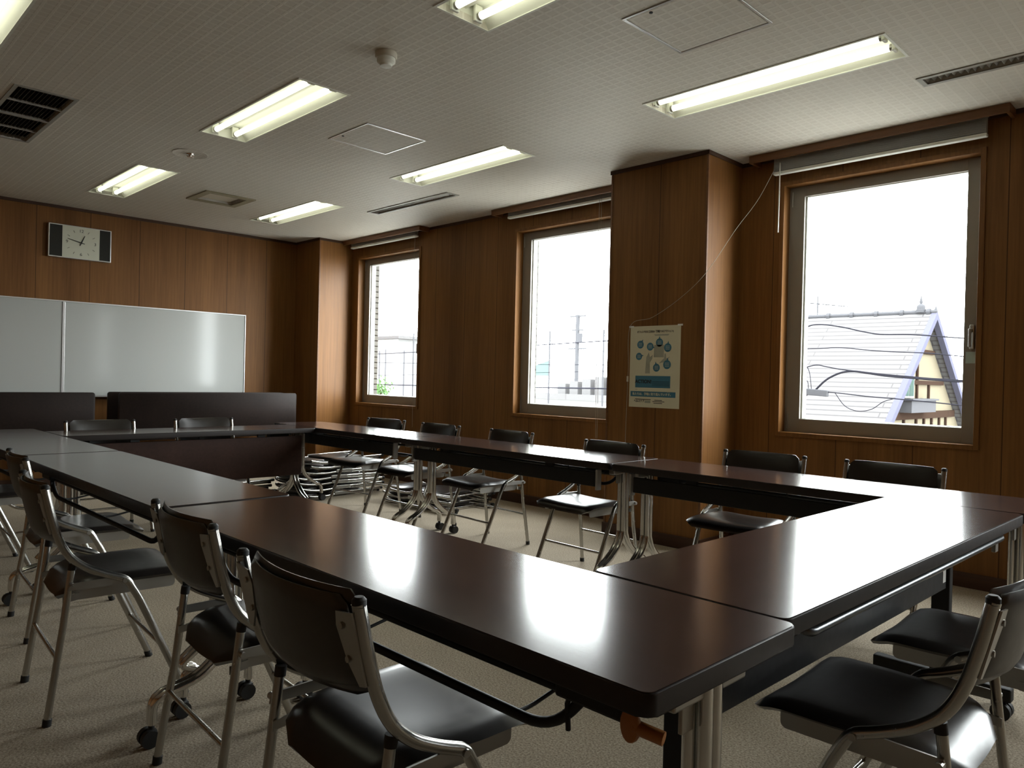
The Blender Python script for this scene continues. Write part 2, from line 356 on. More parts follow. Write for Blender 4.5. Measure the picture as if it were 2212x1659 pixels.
# ------------------------------------------------------------------ windows
def ring(bm, x0, x1, z0, z1, w, y0, y1, wb=None, wt=None, wr=None, bev=.0015):
    wb = w if wb is None else wb; wt = w if wt is None else wt; wr = w if wr is None else wr
    box(bm, x0, x0+w, y0, y1, z0, z1, bev); box(bm, x1-wr, x1, y0, y1, z0, z1, bev)
    box(bm, x0+w, x1-wr, y0, y1, z0, z0+wb, bev); box(bm, x0+w, x1-wr, y0, y1, z1-wt, z1, bev)
for n, (a, b) in enumerate(WINS):
    w = empty('window_%d' % (n+1), ((a+b)/2, 0, WB)); w['kind'] = 'structure'
    ox, oz = -(a+b)/2, -WB
    def part(name, bmm, mat, par, **k):
        bmesh.ops.translate(bmm, verts=bmm.verts[:], vec=(ox, 0, oz)); return obj(name, bmm, mat, par, **k)
    m = BM(); ring(m, a, b, WB, WT, .028, -.012, .085); c = part('casing', m, M['wood_plain'], w)
    m = BM(); ring(m, a+.028, b-.028, WB+.028, WT-.028, .103, .075, .145, wb=.091, wt=.07, wr=.083); s = part('sash', m, M['alu'], w)
    m = BM(); ring(m, a+.131, b-.111, WB+.119, WT-.098, .010, .098, .150, wb=.004, wt=.004, wr=.004, bev=0); part('glazing_bead', m, M['alu_white'], s)
    m = BM(); box(m, a+.132, b-.112, .118, .124, WB+.12, WT-.099); part('pane', m, M['glass'], w)
    m = BM(); tube(m, [(a+.050, .07, WT-.06), (a+.050, .07, WT-.16)], .004, 8); tube(m, [(a+.050, .07, WB+.05), (a+.050, .07, WB+.15)], .004, 8); part('hinge', m, M['steel'], s)
    m = BM(); box(m, b-.075, b-.052, .045, .075, 1.36, 1.50, .004); box(m, b-.073, b-.058, .022, .05, 1.455, 1.475, .003); box(m, b-.073, b-.060, .012, .03, 1.37, 1.475, .003); part('handle', m, M['steel'], s)
    if n == 2:
        m = BM(); box(m, b-.098, b-.045, .0735, .0748, 1.278, 1.345); part('sticker', m, M['sage'], s)
    if n == 3: continue    # beyond the picture: the opening, its casing and its glass
    # curtain box at the ceiling
    p0, p1 = (max(a-.15, PC[1]+.012), b+.14) if n == 0 else ((a-.18, PM[0]-.001) if n == 1 else (a-.165, b+.135))
    if n == 1: p1 = PM[0]-.012
    e = empty('curtain_box', ((p0+p1)/2, -.12, H)); 
    tag(e, ['wooden curtain box over the narrow far window by the corner', 'wooden curtain box over the middle window, ending at the pillar', 'long wooden curtain box over the big right window'][n], 'curtain box', 'curtain boxes over the windows')
    def part2(name, bmm, mat, par, loc):
        bmesh.ops.translate(bmm, verts=bmm.verts[:], vec=(-loc[0], -loc[1], -loc[2])); return obj(name, bmm, mat, par)
    l0 = tuple(e.location)
    m = BM(); box(m, p0, p1, -.145, -.125, H-.050, H-.001, .002); part2('front_board', m, M['trim_wood'], e, l0)
    if n != 1: m = BM(); box(m, p1-.02, p1, -.125, -.011, H-.050, H-.001, .002); part2('end_board', m, M['trim_wood'], e, l0)
    if n != 0: m = BM(); box(m, p0, p0+.02, -.125, -.011, H-.050, H-.001, .002); part2('end_board', m, M['trim_wood'], e, l0)
    # raised venetian blind
    q0, q1 = a-.015, b+.018; zb = 2.53 if n == 2 else 2.58
    e = empty('venetian_blind', ((q0+q1)/2, -.075, H)); l0 = tuple(e.location)
    tag(e, ['raised pale blind under the curtain box of the far corner window', 'raised pale blind over the middle window beside the pillar', 'raised grey blind with bunched slats over the big right window'][n], 'blind', 'raised venetian blinds')
    m = BM(); box(m, q0, q1, -.10, -.055, H-.032, H-.001, .003); part2('headrail', m, M['slat'], e, l0)
    m = BM(); z = zb+.024; k = 0
    while z < H-.034:
        box(m, q0+.004, q1-.004, -.096+(k % 3)*.0012, -.060+(k % 2)*.001, z, z+.0022); z += .0042; k += 1
    sl = part2('slat_stack', m, M['slat'], e, l0); sl['kind'] = 'stuff'
    m = BM(); box(m, q0, q1, -.099, -.057, zb, zb+.020, .006, 3); part2('bottom_rail', m, M['white_metal'], e, l0)
    if n == 0: m = BM(); tube(m, catmull([(1.865, -.107, 2.62), (1.868, -.108, 1.8), (1.878, -.105, 1.1), (1.882, -.1, .60)]), .0016, 6); part2('pull_cord', m, M['cord'], e, l0)
    if n == 1:
        for dx in (0, .022): m = BM(); tube(m, catmull([(4.30+dx, -.107, 2.62), (4.305+dx*.8, -.108, 1.8), (4.31+dx*.9, -.105, 1.1), (4.315+dx*.6, -.1, .66)]), .0016, 6); part2('pull_cord', m, M['cord'], e, l0)
    if n == 2:
        m = BM(); tube(m, [(5.825, -.108, 2.60), (5.822, -.108, 2.14)], .0045, 8); part2('tilt_wand', m, M['alu_white'], e, l0)
        m = BM(); tube(m, catmull([(5.785, -.107, 2.56), (5.69, -.15, 2.36), (5.60, -.26, 2.165), (5.505, -.462, 1.86), (5.31, -.466, 1.70), (5.09, -.466, 1.58), (4.90, -.462, 1.525), (4.890, -.462, 1.21), (4.884, -.462, .97), (4.878, -.462, .66)], 8), .0016, 6)
        pc = part2('pull_cord', m, M['cord'], e, l0)
        m = BM(); tube(m, [(4.888, -.465, 1.165), (4.888, -.465, 1.125)], .007, 8); part2('cord_bead', m, M['plastic'], pc, l0)

# ------------------------------------------------------------------ ceiling fixtures
def make_light():
    e = empty('ceiling_light')
    lx, ly = .632, .150
    m = BM()   # flange
    def fr(x0, x1, y0, y1): box(m, x0, x1, y0, y1, -.004, -.0005)
    fr(-lx-.008, lx+.008, -ly-.008, -ly+.004); fr(-lx-.008, lx+.008, ly-.004, ly+.008); fr(-lx-.008, -lx+.004, -ly+.004, ly-.004); fr(lx-.004, lx+.008, -ly+.004, ly-.004)
    obj('flange', m, M['white_metal'], e)
    m = BM()   # folded reflector: sloped sides, flat top with a raised middle
    P = [(-ly, 0), (-.098, .075), (-.035, .075), (-.018, .050), (.018, .050), (.035, .075), (.098, .075), (ly, 0)]
    va = [m.verts.new((-lx+.001, y, z)) for y, z in P]; vb = [m.verts.new((lx-.001, y, z)) for y, z in P]
    for i in range(len(P)-1): m.faces.new((va[i], vb[i], vb[i+1], va[i+1]))
    for s in (-lx+.001, lx-.001):
        q = [m.verts.new((s, y, z)) for y, z in ((-ly, 0), (-ly, .078), (ly, .078), (ly, 0))]; m.faces.new(q)
    obj('reflector', m, M['white_metal'], e)
    for y in (-.066, .066):
        m = BM(); cyl(m, (-.585, y, .022), (.585, y, .022), .0165, 14); t = obj('fluorescent_tube', m, M['tube_lit'], e, smooth=True)
        for sx in (-1, 1):
            m = BM(); cyl(m, (sx*.586, y, .022), (sx*.598, y, .022), .0168, 14); obj('tube_cap', m, M['steel'], t, smooth=True)
            m = BM(); box(m, sx*.599, sx*.615, y-.022, y+.022, .0, .072, .004); obj('lamp_holder', m, M['white_metal'], e)
    return e
light_labels = {(0, 0): 'lit twin tube ceiling light nearest the far corner, beyond the long slotted vent', (1, 0): 'lit twin tube ceiling light in front of the middle window',
 (2, 0): 'large lit twin tube ceiling light in front of the right window', (0, 1): 'twin tube ceiling light nearest the wall clock', (1, 1): 'twin tube ceiling light beside the left square ceiling hatch, behind the smoke detector',
 (2, 1): 'twin tube ceiling light cut by the top edge beside the right ceiling hatch', (1, 2): 'twin tube ceiling light cut by the top left corner of the picture'}
L0 = make_light(); first = True
for (i, j) in lights:
    o = L0 if first else copy_tree(L0); first = False
    o.location = ((LX[i][0]+LX[i][1])/2, (LY[j][0]+LY[j][1])/2, H)
    tag(o, light_labels[(i, j)], 'ceiling light', 'recessed fluorescent ceiling lights')

def vent_long(v, label):
    e = empty('air_vent', ((v[0]+v[1])/2, (v[2]+v[3])/2, H)); tag(e, label, 'air vent', 'long slotted ceiling vents')
    lx, ly = (v[1]-v[0])/2, (v[3]-v[2])/2
    m = BM(); 
    for a in ((-lx, lx, -ly, -ly+.024), (-lx, lx, ly-.024, ly), (-lx, -lx+.024, -ly+.024, ly-.024), (lx-.024, lx, -ly+.024, ly-.024)): box(m, *a, -.006, -.0005, .001)
    obj('frame', m, M['grille'], e)
    m = BM(); box(m, -lx+.021, lx-.021, -ly+.021, ly-.021, .06, .07); obj('duct_back', m, M['vent_dark'], e)
    m = BM(); k = int((2*lx-.05)/.030)
    for i in range(k):
        x = -lx+.035+i*.030
        r = bmesh.ops.create_cube(m, size=1.); mt_ = Matrix.Translation((x, 0, .018)) @ Matrix.Rotation(R(35), 4, 'Y') @ Matrix.Diagonal((.0025, 2*ly-.05, .034, 1)); bmesh.ops.transform(m, matrix=mt_, verts=r['verts'])
    obj('louvres', m, M['grille'], e)
vent_long(V_LONG[0], 'long slotted air vent in the ceiling before the far and middle windows')
vent_long(V_LONG[1], 'long slotted air vent in the ceiling before the big right window')
e = empty('return_air_grille', ((V_GRID[0]+V_GRID[1])/2, (V_GRID[2]+V_GRID[3])/2, H)); tag(e, 'wide dark four-section air grille in the ceiling at the left edge', 'air vent')
lx, ly = (V_GRID[1]-V_GRID[0])/2, (V_GRID[3]-V_GRID[2])/2
m = BM()
for a in ((-lx, lx, -ly, -ly+.022), (-lx, lx, ly-.022, ly), (-lx, -lx+.022, -ly+.022, ly-.022), (lx-.022, lx, -ly+.022, ly-.022)): box(m, *a, -.005, -.0005, .001)
for f, wd in ((-.5, .012), (0, .035), (.5, .012)): box(m, f*lx-wd/2, f*lx+wd/2, -ly+.022, ly-.022, -.004, .01)
obj('frame', m, M['grille'], e)
m = BM(); box(m, -lx+.021, lx-.021, -ly+.021, ly-.021, .06, .07); obj('duct_back', m, M['vent_dark'], e)
m = BM(); k = 13
for i in range(k):
    y = -ly+.034+i*(2*ly-.068)/(k-1)
    r = bmesh.ops.create_cube(m, size=1.); bmesh.ops.transform(m, matrix=Matrix.Translation((0, y, .014)) @ Matrix.Rotation(R(-32), 4, 'X') @ Matrix.Diagonal((2*lx-.05, .002, .026, 1)), verts=r['verts'])
obj('louvres', m, simple('dark_louvre', (.11, .105, .09), .5), e)
# air conditioner outlet
e = empty('air_conditioner_outlet', ((V_AC[0]+V_AC[1])/2, (V_AC[2]+V_AC[3])/2, H)); tag(e, 'square ceiling air outlet with a drooping centre panel, between the two farthest lights', 'air outlet')
lx = (V_AC[1]-V_AC[0])/2; ly = (V_AC[3]-V_AC[2])/2
m = BM()
for a in ((-lx, lx, -ly, -ly+.062), (-lx, lx, ly-.062, ly), (-lx, -lx+.062, -ly+.062, ly-.062), (lx-.062, lx, -ly+.062, ly-.062)): box(m, *a, -.010, -.0005, .002)
obj('frame', m, simple('old_ivory_frame', (.34, .31, .20), .5), e)
m = BM(); box(m, -lx+.061, lx-.061, -ly+.061, ly-.061, .08, .09); obj('duct_back', m, M['vent_dark'], e)
m = BM(); box(m, -lx+.092, lx-.092, -ly+.092, ly-.092, .012, .022, .002); obj('centre_panel', m, M['plastic'], e)
# access hatches
for (x0, y0, lab) in ((3.765, -2.270, 'square aluminium-framed access hatch in the ceiling between the middle lights'), (6.165, -2.290, 'square aluminium-framed access hatch near the top edge of the picture')):
    e = empty('access_hatch', (x0+.225, y0+.2275, H)); tag(e, lab, 'access hatch', 'ceiling access hatches')
    m = BM(); box(m, -.212, .212, -.212, .212, -.0025, -.0005); obj('hatch_door', m, M['ceiling'], e)
    m = BM()
    for a in ((-.228, .228, -.228, -.216), (-.228, .228, .216, .228), (-.228, -.216, -.216, .216), (.216, .228, -.216, .216)): box(m, *a, -.0045, -.0004, .001)
    obj('hatch_frame', m, M['silver'], e)
    m = BM(); cyl(m, (-.10, -.195, -.0025), (-.10, -.195, -.006), .008, 12); obj('latch', m, M['black'], e)
# smoke detector, ceiling speaker
def lathe(bm, prof, seg=32):
    rings = [[bm.verts.new((r*math.cos(2*math.pi*k/seg), r*math.sin(2*math.pi*k/seg), z)) for k in range(seg)] for r, z in prof]
    for a, b in zip(rings, rings[1:]):
        for k in range(seg): bm.faces.new((a[k], a[(k+1) % seg], b[(k+1) % seg], b[k]))
    bm.faces.new(rings[0]); bm.faces.new(rings[-1][::-1]); return bm
e = empty('smoke_detector', (5.13, -2.775, H)); tag(e, 'round ivory smoke detector hanging from the ceiling', 'smoke detector')
m = BM(); lathe(m, [(.050, -.0005), (.052, -.006), (.052, -.022), (.047, -.028)]); obj('base', m, M['plastic'], e, smooth=True)
m = BM(); lathe(m, [(.044, -.028), (.044, -.046), (.030, -.056), (.028, -.066), (.004, -.068)]); obj('sensor_head', m, M['white_metal'], e, smooth=True)
e = empty('ceiling_sprinkler', (2.70, -2.745, H)); tag(e, 'flat round ceiling plate with a small shiny centre, behind the middle light row', 'sprinkler')
m = BM(); lathe(m, [(.118, -.0005), (.120, -.003), (.116, -.005), (.112, -.003)]); obj('cover_plate', m, M['ceiling'], e, smooth=True)
m = BM(); lathe(m, [(.030, -.004), (.028, -.012), (.012, -.014), (.010, -.022), (.022, -.024), (.020, -.027)]); obj('nozzle', m, M['chrome'], e, smooth=True)

# ------------------------------------------------------------------ text helper
def text_mesh(name, s, size, mat, parent, loc, rot, ext=.0004, align='CENTER', sx=1., bold=0.):
    cu = bpy.data.curves.new(name, 'FONT'); cu.body = s; cu.size = size; cu.align_x = align; cu.align_y = 'CENTER'; cu.extrude = ext; cu.offset = size*bold
    t = bpy.data.objects.new(name, cu); COL.objects.link(t)
    dg = bpy.context.evaluated_depsgraph_get(); me = bpy.data.meshes.new_from_object(t.evaluated_get(dg))
    bpy.data.objects.remove(t)
    me.materials.clear(); me.materials.append(mat)
    if sx != 1.: me.transform(Matrix.Diagonal((sx, 1, 1, 1)))
    o = bpy.data.objects.new(name, me); COL.objects.link(o); o.parent = parent; o.location = loc; o.rotation_euler = rot
    return o

# ------------------------------------------------------------------ clock on the front wall (x = 0, facing +x)
cw, ch = .545, .315; cy, cz = -2.735, 2.335
e = empty('wall_clock', (0, cy, cz)); tag(e, 'wide rectangular wall clock with dark side panels and a pale dial', 'clock')
m = BM(); box(m, .001, .048, -cw/2, cw/2, -ch/2, ch/2, .004); obj('case', m, M['silver'], e)
m = BM(); box(m, .0481, .050, -.155, .165, -ch/2+.008, ch/2-.008); dial = obj('dial', m, M['clock_face'], e)
for y0, y1 in ((-cw/2+.010, -.157), (.167, cw/2-.010)):
    m = BM(); box(m, .0481, .0498, y0, y1, -ch/2+.010, ch/2-.010); obj('side_panel', m, M['clock_dark'], e)
RX = (R(90), 0, R(90))
for s, a in (('12', 0), ('3', 90), ('6', 180), ('9', 270)):
    text_mesh('numeral', s, .040, M['ink'], dial, (.0504, .005+math.sin(R(a))*.122, math.cos(R(a))*.112), RX)
m = BM()
for k in range(12):
    if k % 3:
        a = R(30*k); c = Vector((.0504, .005+math.sin(a)*.125, math.cos(a)*.118)); d = Vector((0, math.sin(a), math.cos(a)))
        tube(m, [c-d*.011, c+d*.011], .0018, 6)
obj('hour_marks', m, M['ink'], dial)
for nm, ang, ln, rr in (('hour_hand', 23.5, .075, .0055), ('minute_hand', 284, .122, .0042)):
    a = R(ang); d = Vector((0, math.sin(a), math.cos(a))); c = Vector((.054 if nm == 'hour_hand' else .057, .005, 0))
    m = BM(); tube(m, [c-d*.03, c, c+d*ln], [rr*.8, rr, rr*.5], 8, flat=1); obj(nm, m, M['ink'], e)
m = BM(); cyl(m, (.050, .005, 0), (.060, .005, 0), .007, 12); obj('hub', m, M['ink'], e)

# ------------------------------------------------------------------ whiteboard
e = empty('whiteboard', (0, -2.86, 1.31)); tag(e, 'wide two-panel whiteboard in a thin silver frame on the wood wall', 'whiteboard')
for i, (y0, y1) in enumerate(((-4.665, -2.868), (-2.852, -1.056))):
    m = BM(); box(m, .012, .022, y0+.006-(-2.86), y1-.006-(-2.86), .866-1.31, 1.760-1.31); obj('writing_surface', m, M['board'], e)
m = BM()
for a in ((-4.675, -1.050, .853, .866), (-4.675, -1.050, 1.760, 1.772)): box(m, .001, .028, a[0]+2.86, a[1]+2.86, a[2]-1.31, a[3]-1.31, .002)
for y in (-4.675, -2.872, -1.062): box(m, .001, .028, y+2.86, y+(.024 if y == -2.872 else .012)+2.86, .866-1.31, 1.760-1.31, .002)
obj('frame', m, M['silver'], e)
m = BM(); box(m, .028, .085, -.9, .6, .853-1.31, .858-1.31, .001); box(m, .080, .085, -.9, .6, .858-1.31, .872-1.31, .001); obj('pen_tray', m, M['silver'], e)

# ------------------------------------------------------------------ poster on the pillar (y = -.45, facing -y)
px, pz, pw, ph = 5.105, 1.234, .42, .575
e = empty('poster', (px, -.4505, pz)); e.rotation_euler = (0, 0, 0); tag(e, 'cream and blue energy saving poster in Japanese on the wood pillar', 'poster')
m = BM(); box(m, -pw/2, pw/2, -.0012, 0, -ph/2, ph/2); obj('sheet', m, M['paper'], e)
RF = (R(90), 0, 0)
Y1 = -.0016
text_mesh('headline', 'オフィスでひと工夫を!!「節電7つのアクション!」', .0185, M['ink'], e, (.005, Y1, .246), RF, sx=.76, bold=.02)
def pbox(nm, u0, u1, v0, v1, mat, y=-.0016):
    b = BM(); box(b, u0, u1, y, -.0012, v0, v1); return obj(nm, b, mat, e)
def fx(u): return (u-575)/832*pw     # poster-local helpers from a flat reading of its layout
def fz(v): return -(v-855)/1340*ph
bl = pbox('blue_banner', fx(262), fx(842), fz(1200), fz(1005), M['blue'])
text_mesh('banner_word', 'ACTION!', .034, M['ink'], bl, (fx(400), -.0021, fz(1102)), RF, bold=.03)
for k in range(4):
    b = BM(); box(b, fx(545), fx(830), -.0019, -.0016, fz(1100+k*22), fz(1094+k*22)); obj('banner_line', b, M['ink'], bl)
st = pbox('blue_strip', fx(185), fx(930), fz(1350), fz(1262), M['blue'])
text_mesh('strip_words', '私たちは、節電に取り組んでいます。', .0212, M['paper'], st, (fx(550), -.0021, fz(1307)), RF, sx=.93, bold=.02)
text_mesh('sponsor_words', 'ヘルスケア', .022, M['ink'], e, (fx(335), Y1, fz(1425)), RF, sx=.82, bold=.03)
pbox('sponsor_block', fx(428), fx(525), fz(1452), fz(1408), M['grey_ink'])
for (a, b_, c) in ((265, 530, 1392), (590, 715, 1402), (560, 755, 1424), (578, 720, 1450)): pbox('small_print', fx(a), fx(b_), fz(c+5), fz(c-5), M['ink'])
for (a, b_, c) in ((262, 300, 1232), (790, 840, 1266)): pbox('small_print', fx(a), fx(b_), fz(c+4), fz(c-4), M['grey_ink'])
for (u, v, r, dx, dz) in ((335, 490, 55, .6, 1), (500, 525, 55, 1, -.2), (652, 460, 58, 0, 1.), (788, 545, 60, .1, 1.), (315, 685, 52, 1, .2), (612, 870, 56, -.2, 1), (783, 820, 62, .1, 1.)):
    b = BM(); rr = r/832*pw
    L_ = math.hypot(dx, dz); dx, dz = dx/L_, dz/L_
    out = []
    a0 = math.atan2(dz, dx)
    for k in range(28):
        a = a0+2*math.pi*k/28; s = 1.55 if k == 0 else 1.
        out.append((fx(u)+rr*s*math.cos(a), fz(v)+rr*s*math.sin(a)))
    plate(b, out, 'y', -.0016, -.0012); bub = obj('blue_bubble', b, M['blue'], e)
    for k in (-1, 0, 1):
        b = BM(); box(b, fx(u)-rr*.55, fx(u)+rr*.55, -.0019, -.0016, fz(v)+k*rr*.35-.0012, fz(v)+k*rr*.35+.0012); obj('bubble_line', b, M['paper'], bub)
pbox('grey_panel', fx(565), fx(728), fz(700), fz(500), M['grey_ink'])
for (pts) in ([(560, 325), (810, 325), (790, 350), (580, 350)], [(425, 965), (440, 700), (480, 620), (500, 700), (545, 660), (540, 720), (500, 790), (505, 965)], [(650, 800), (730, 720), (740, 640), (760, 640), (770, 720), (830, 690), (790, 730), (735, 780)]):
    b = BM(); plate(b, [(fx(u), fz(v)) for u, v in pts], 'y', -.0015, -.0012); obj('grey_figure', b, M['grey_ink'], e)
for (u, v) in ((176, 190), (980, 185)):
    b = BM(); box(b, fx(u)-.02, fx(u)+.02, -.0022, -.0012, fz(v)-.006, fz(v)+.006); obj('tape', b, M['sticker'], e)

# ------------------------------------------------------------------ flip-top meeting tables
TW = .46; TL = 1.808; TT = .036
def leg_set(par, x, half=.205, op=-1):
    """twin-tube inverted Y leg; x is its place along the table"""
    lg = BM(); r = .0125
    for dx in (-.014, .014):
        for s in (-1, 1):
            pts = [(x+dx, s*.014, .655), (x+dx, s*.014, .36), (x+dx, s*.016, .30), (x+dx, s*.05, .235), (x+dx, s*.12, .175), (x+dx*.9, s*(half-.035), .150), (x+dx*.6, s*(half-.006), .130), (x+dx*.5, s*half, .100), (x+dx*.5, s*half, .066)]
            tube(lg, catmull(pts, 4), r, 10)
    o = obj('leg', lg, M['chrome'], par, smooth=True)
    m = BM(); box(m, x-.018, x+.018, -.11, .11, .625, .663, .004); box(m, x-.004, x+.004, op*.032, op*.066, .575, .64, .002); obj('leg_bracket', m, M['steel'], o)
    for s in (-1, 1):
        m = BM(); cyl(m, (x, s*half, .085), (x, s*half, .045), .009, 10); box(m, x-.019, x+.019, s*half-.012, s*half+.012, .038, .052, .004)
        for d in (-.014, .014):
            cyl(m, (x+d-.009, s*half+.008, .0265), (x+d+.009, s*half+.008, .0265), .0262, 18)
        obj('caster', m, M['rubber'], o, smooth=True)
    return o
def table_top(par, L, W, mat='top'):
    m = BM(); plate(m, rrect(-L/2, L/2, -W/2, W/2, .022), 'z', .700-TT, .6985, .003); obj('edge_band', m, M['edge'], par, smooth=True, angle=50)
    m = BM(); plate(m, rrect(-L/2+.003, L/2-.003, -W/2+.003, W/2-.003, .019), 'z', .6988, .700); obj('tabletop', m, M['top'], par)
def make_table(kind):
    """local x along the table, local -y is the side facing the middle of the ring for 'panel' kinds"""
    e = empty('meeting_table'); table_top(e, 1.772 if kind in ('deep', 'black') else TL, TW)
    if kind == 'black':
        # square-post T legs, centre panel, front rail
        for s in (-1, 1):
            x = s*.815 if s < 0 else .868
            m = BM(); box(m, x-.018, x+.018, -.030, .030, .105, .655, .004); lg = obj('leg', m, M['black'], e)
            m = BM(); box(m, x-.022, x+.022, -.225, .225, .065, .112, .006); obj('foot_bar', m, M['black'], lg)
            for t in (-1, 1):
                m = BM()
                for d in (-.017, .017): cyl(m, (x+d-.011, t*.195, .031), (x+d+.011, t*.195, .031), .0305, 20)
                box(m, x-.008, x+.008, t*.195-.012, t*.195+.012, .035, .068)
                obj('caster', m, M['rubber'], lg, smooth=True)
            m = BM(); box(m, x-.016, x+.016, -.15, .15, .630, .663, .003); obj('top_bracket', m, M['black'], e)
        m = BM(); box(m, -.79, .79, .010, .020, .415, .655, .002); p = obj('modesty_panel', m, M['black'], e)
        m = BM(); box(m, -.782, -.752, .0202, .0208, .440, .482); obj('sticker', m, M['sticker'], p)
        m = BM(); tube(m, fillet([(-.76, .15, .655), (-.76, .195, .630), (.72, .195, .630), (.72, .15, .655)], .04), .010, 12); obj('shelf_rail', m, simple('dark_rail', (.16, .17, .18), .3, .8), e, smooth=True)
        return e
    if kind == 'open': leg_set(e, -.850, .11, op=1); leg_set(e, .852, .255, op=1)
    else:
        for s in (-1, 1): leg_set(e, s*.832)
    if kind in ('slim', 'deep'):
        y = -.185; z0, z1 = (.560, .640) if kind == 'slim' else (.335, .640)
        if kind == 'slim': z0 = .562
        m = BM(); box(m, -.785, .785, y-.009, y+.009, z0, z1, .003)
        p = obj('modesty_panel', m, M['black'] if kind == 'slim' else M['panel_wood'], e)
        for x in (-.45, .45):
            m = BM(); box(m, x-.03, x+.03, y-.006, y+.012, z1, .664, .002); obj('panel_hanger', m, M['black'], p)
        for x in (-.800, .800):
            m = BM(); box(m, x-.007, x+.007, y-.014, y+.022, .545, .655, .002); obj('side_plate', m, M['steel'], e)
    # wire book shelf under the top
    m = BM()
    yf = .13
    tube(m, fillet([(-.735, yf-.04, .650), (-.73, yf, .630), (-.64, yf, .530), (.64, yf, .530), (.73, yf, .630), (.735, yf-.04, .650)], .09, 6), .0095, 10)
    tube(m, [(-.735, yf-.01, .602), (.735, yf-.01, .602)], .0085, 10)
    for x in (-.55, 0, .55):
        tube(m, fillet([(x, yf, .530), (x+.01, yf-.05, .522), (x+.01, -.12, .560), (x, -.14, .655)], .03), .004, 8)
    for x in (-.70, .70): tube(m, [(x, yf+.004, .655), (x-.02*math.copysign(1, x), yf+.008, .59), (x-.02*math.copysign(1, x), yf+.004, .545)], .0045, 8)
    obj('shelf_rack', m, M['black'], e, smooth=True)
    m = BM(); box(m, -.80, .80, .06, .095, .640, .664, .003); 
    for x in (-.80, .66): box(m, x, x+.14, .04, .15, .600, .664, .006)
    obj('hinge_rail', m, M['black'], e)
    # orange release lever at the right-hand end
    m = BM(); plate(m, [(.832+.017*math.cos(a_), .617+.026*math.sin(a_)) for a_ in [2*math.pi*k/20 for k in range(20)]], 'y', .165, .177, .004)
    tube(m, fillet([(.838, .168, .616), (.858, .165, .614), (.882, .158, .610)], .01), .0105, 12)
    obj('release_lever', m, M['orange'], e, smooth=True)
    return e

def place(o, x, y, rz, label, group=None, cat='table', z=0.):
    o.location = (x, y, z); o.rotation_euler = (0, 0, R(rz)); tag(o, label, cat, group); return o
GT = 'dark laminate folding tables set in a ring'
FX = [3.02, 4.84, 6.66]
t_slim = make_table('slim')
place(t_slim, FX[0], -1.535, 0, 'dark folding table with slim black panel in the window-side row, nearest the corner', GT)
place(copy_tree(t_slim), FX[1], -1.535, 0, 'dark folding table with slim black panel, middle one of the window-side row', GT)
place(copy_tree(t_slim), FX[2], -1.535, 0, 'dark folding table in front of the pillar and big window, right end of window-side row', GT)
t_open = make_table('open')
# near row: the shelf side faces the camera (rotated half a turn so its shelf front looks to -y)
place(t_open, 6.658, -3.777, 180, 'nearest dark folding table with its rounded corner in front of the camera', GT)
place(copy_tree(t_open), 4.82, -3.775, 180, 'dark folding table reflecting the whiteboard, second in the near row', GT)
place(copy_tree(t_open), 2.995, -3.775, 180, 'dark folding table at the far left end of the near row', GT)
t_deep = make_table('deep')
place(t_deep, 2.60, -2.655, 90, 'folding table with a deep wood-grain front panel, before the whiteboard', GT)
t_blk = make_table('black')
place(t_blk, 7.318, -2.655, 0, 'folding table on black post legs shining white with window light, at the right', GT)
t_blk.rotation_euler = (0, 0, R(-90.6))
# the lever sits at the viewer's right on the near row: mirror the mesh there instead of the object
for t in (t_open,):
    for ch in t.children:
        if ch.name.startswith('release_lever'):
            for v in ch.data.vertices: v.co.x = -v.co.x
            ch.data.flip_normals()

# ------------------------------------------------------------------ folding chairs
def backrest_mesh(bm, w=.200, z0=.560, z1=.762, yb=-.232, n=14, mz=8):
    """padded shell curved in plan, lower corners well rounded; follows the lean of the tubes"""
    def outline(t):        # half width at height fraction t (0 bottom..1 top)
        if t < .30: return w - .055*(1-math.sqrt(max(0, 1-((.30-t)/.30)**2)))
        if t > .86: return w - .022*(1-math.sqrt(max(0, 1-((t-.86)/.14)**2)))
        return w
    F, B = [], []
    for j in range(mz+5):
        t = j/(mz+4); hw = outline(t); z = z0+(z1-z0)*t; lean = -.040*t
        edge = math.sin(math.pi*min(1, max(0, t)))**.35 if 0 < t < 1 else 0
        fr, br = [], []
        for i in range(n+1):
            u = -1+2*i/n; x = hw*u; bow = -.030*(1-u*u)
            ex = (1-abs(u)**6)**.5 if abs(u) < 1 else 0
            th = .0125*edge*ex + .0015
            y = yb+.040+lean+bow+.012
            fr.append(bm.verts.new((x, y+th, z))); br.append(bm.verts.new((x, y-th*.7, z)))
        F.append(fr); B.append(br)
    for G in (F, B):
        for a, b in zip(G, G[1:]):
            for i in range(n): bm.faces.new((a[i], a[i+1], b[i+1], b[i]))
    m_ = len(F)-1
    for i in range(n):
        bm.faces.new((F[0][i], F[0][i+1], B[0][i+1], B[0][i])); bm.faces.new((F[m_][i], F[m_][i+1], B[m_][i+1], B[m_][i]))
    for j in range(m_):
        for i in (0, n): bm.faces.new((F[j][i], F[j+1][i], B[j+1][i], B[j][i]))

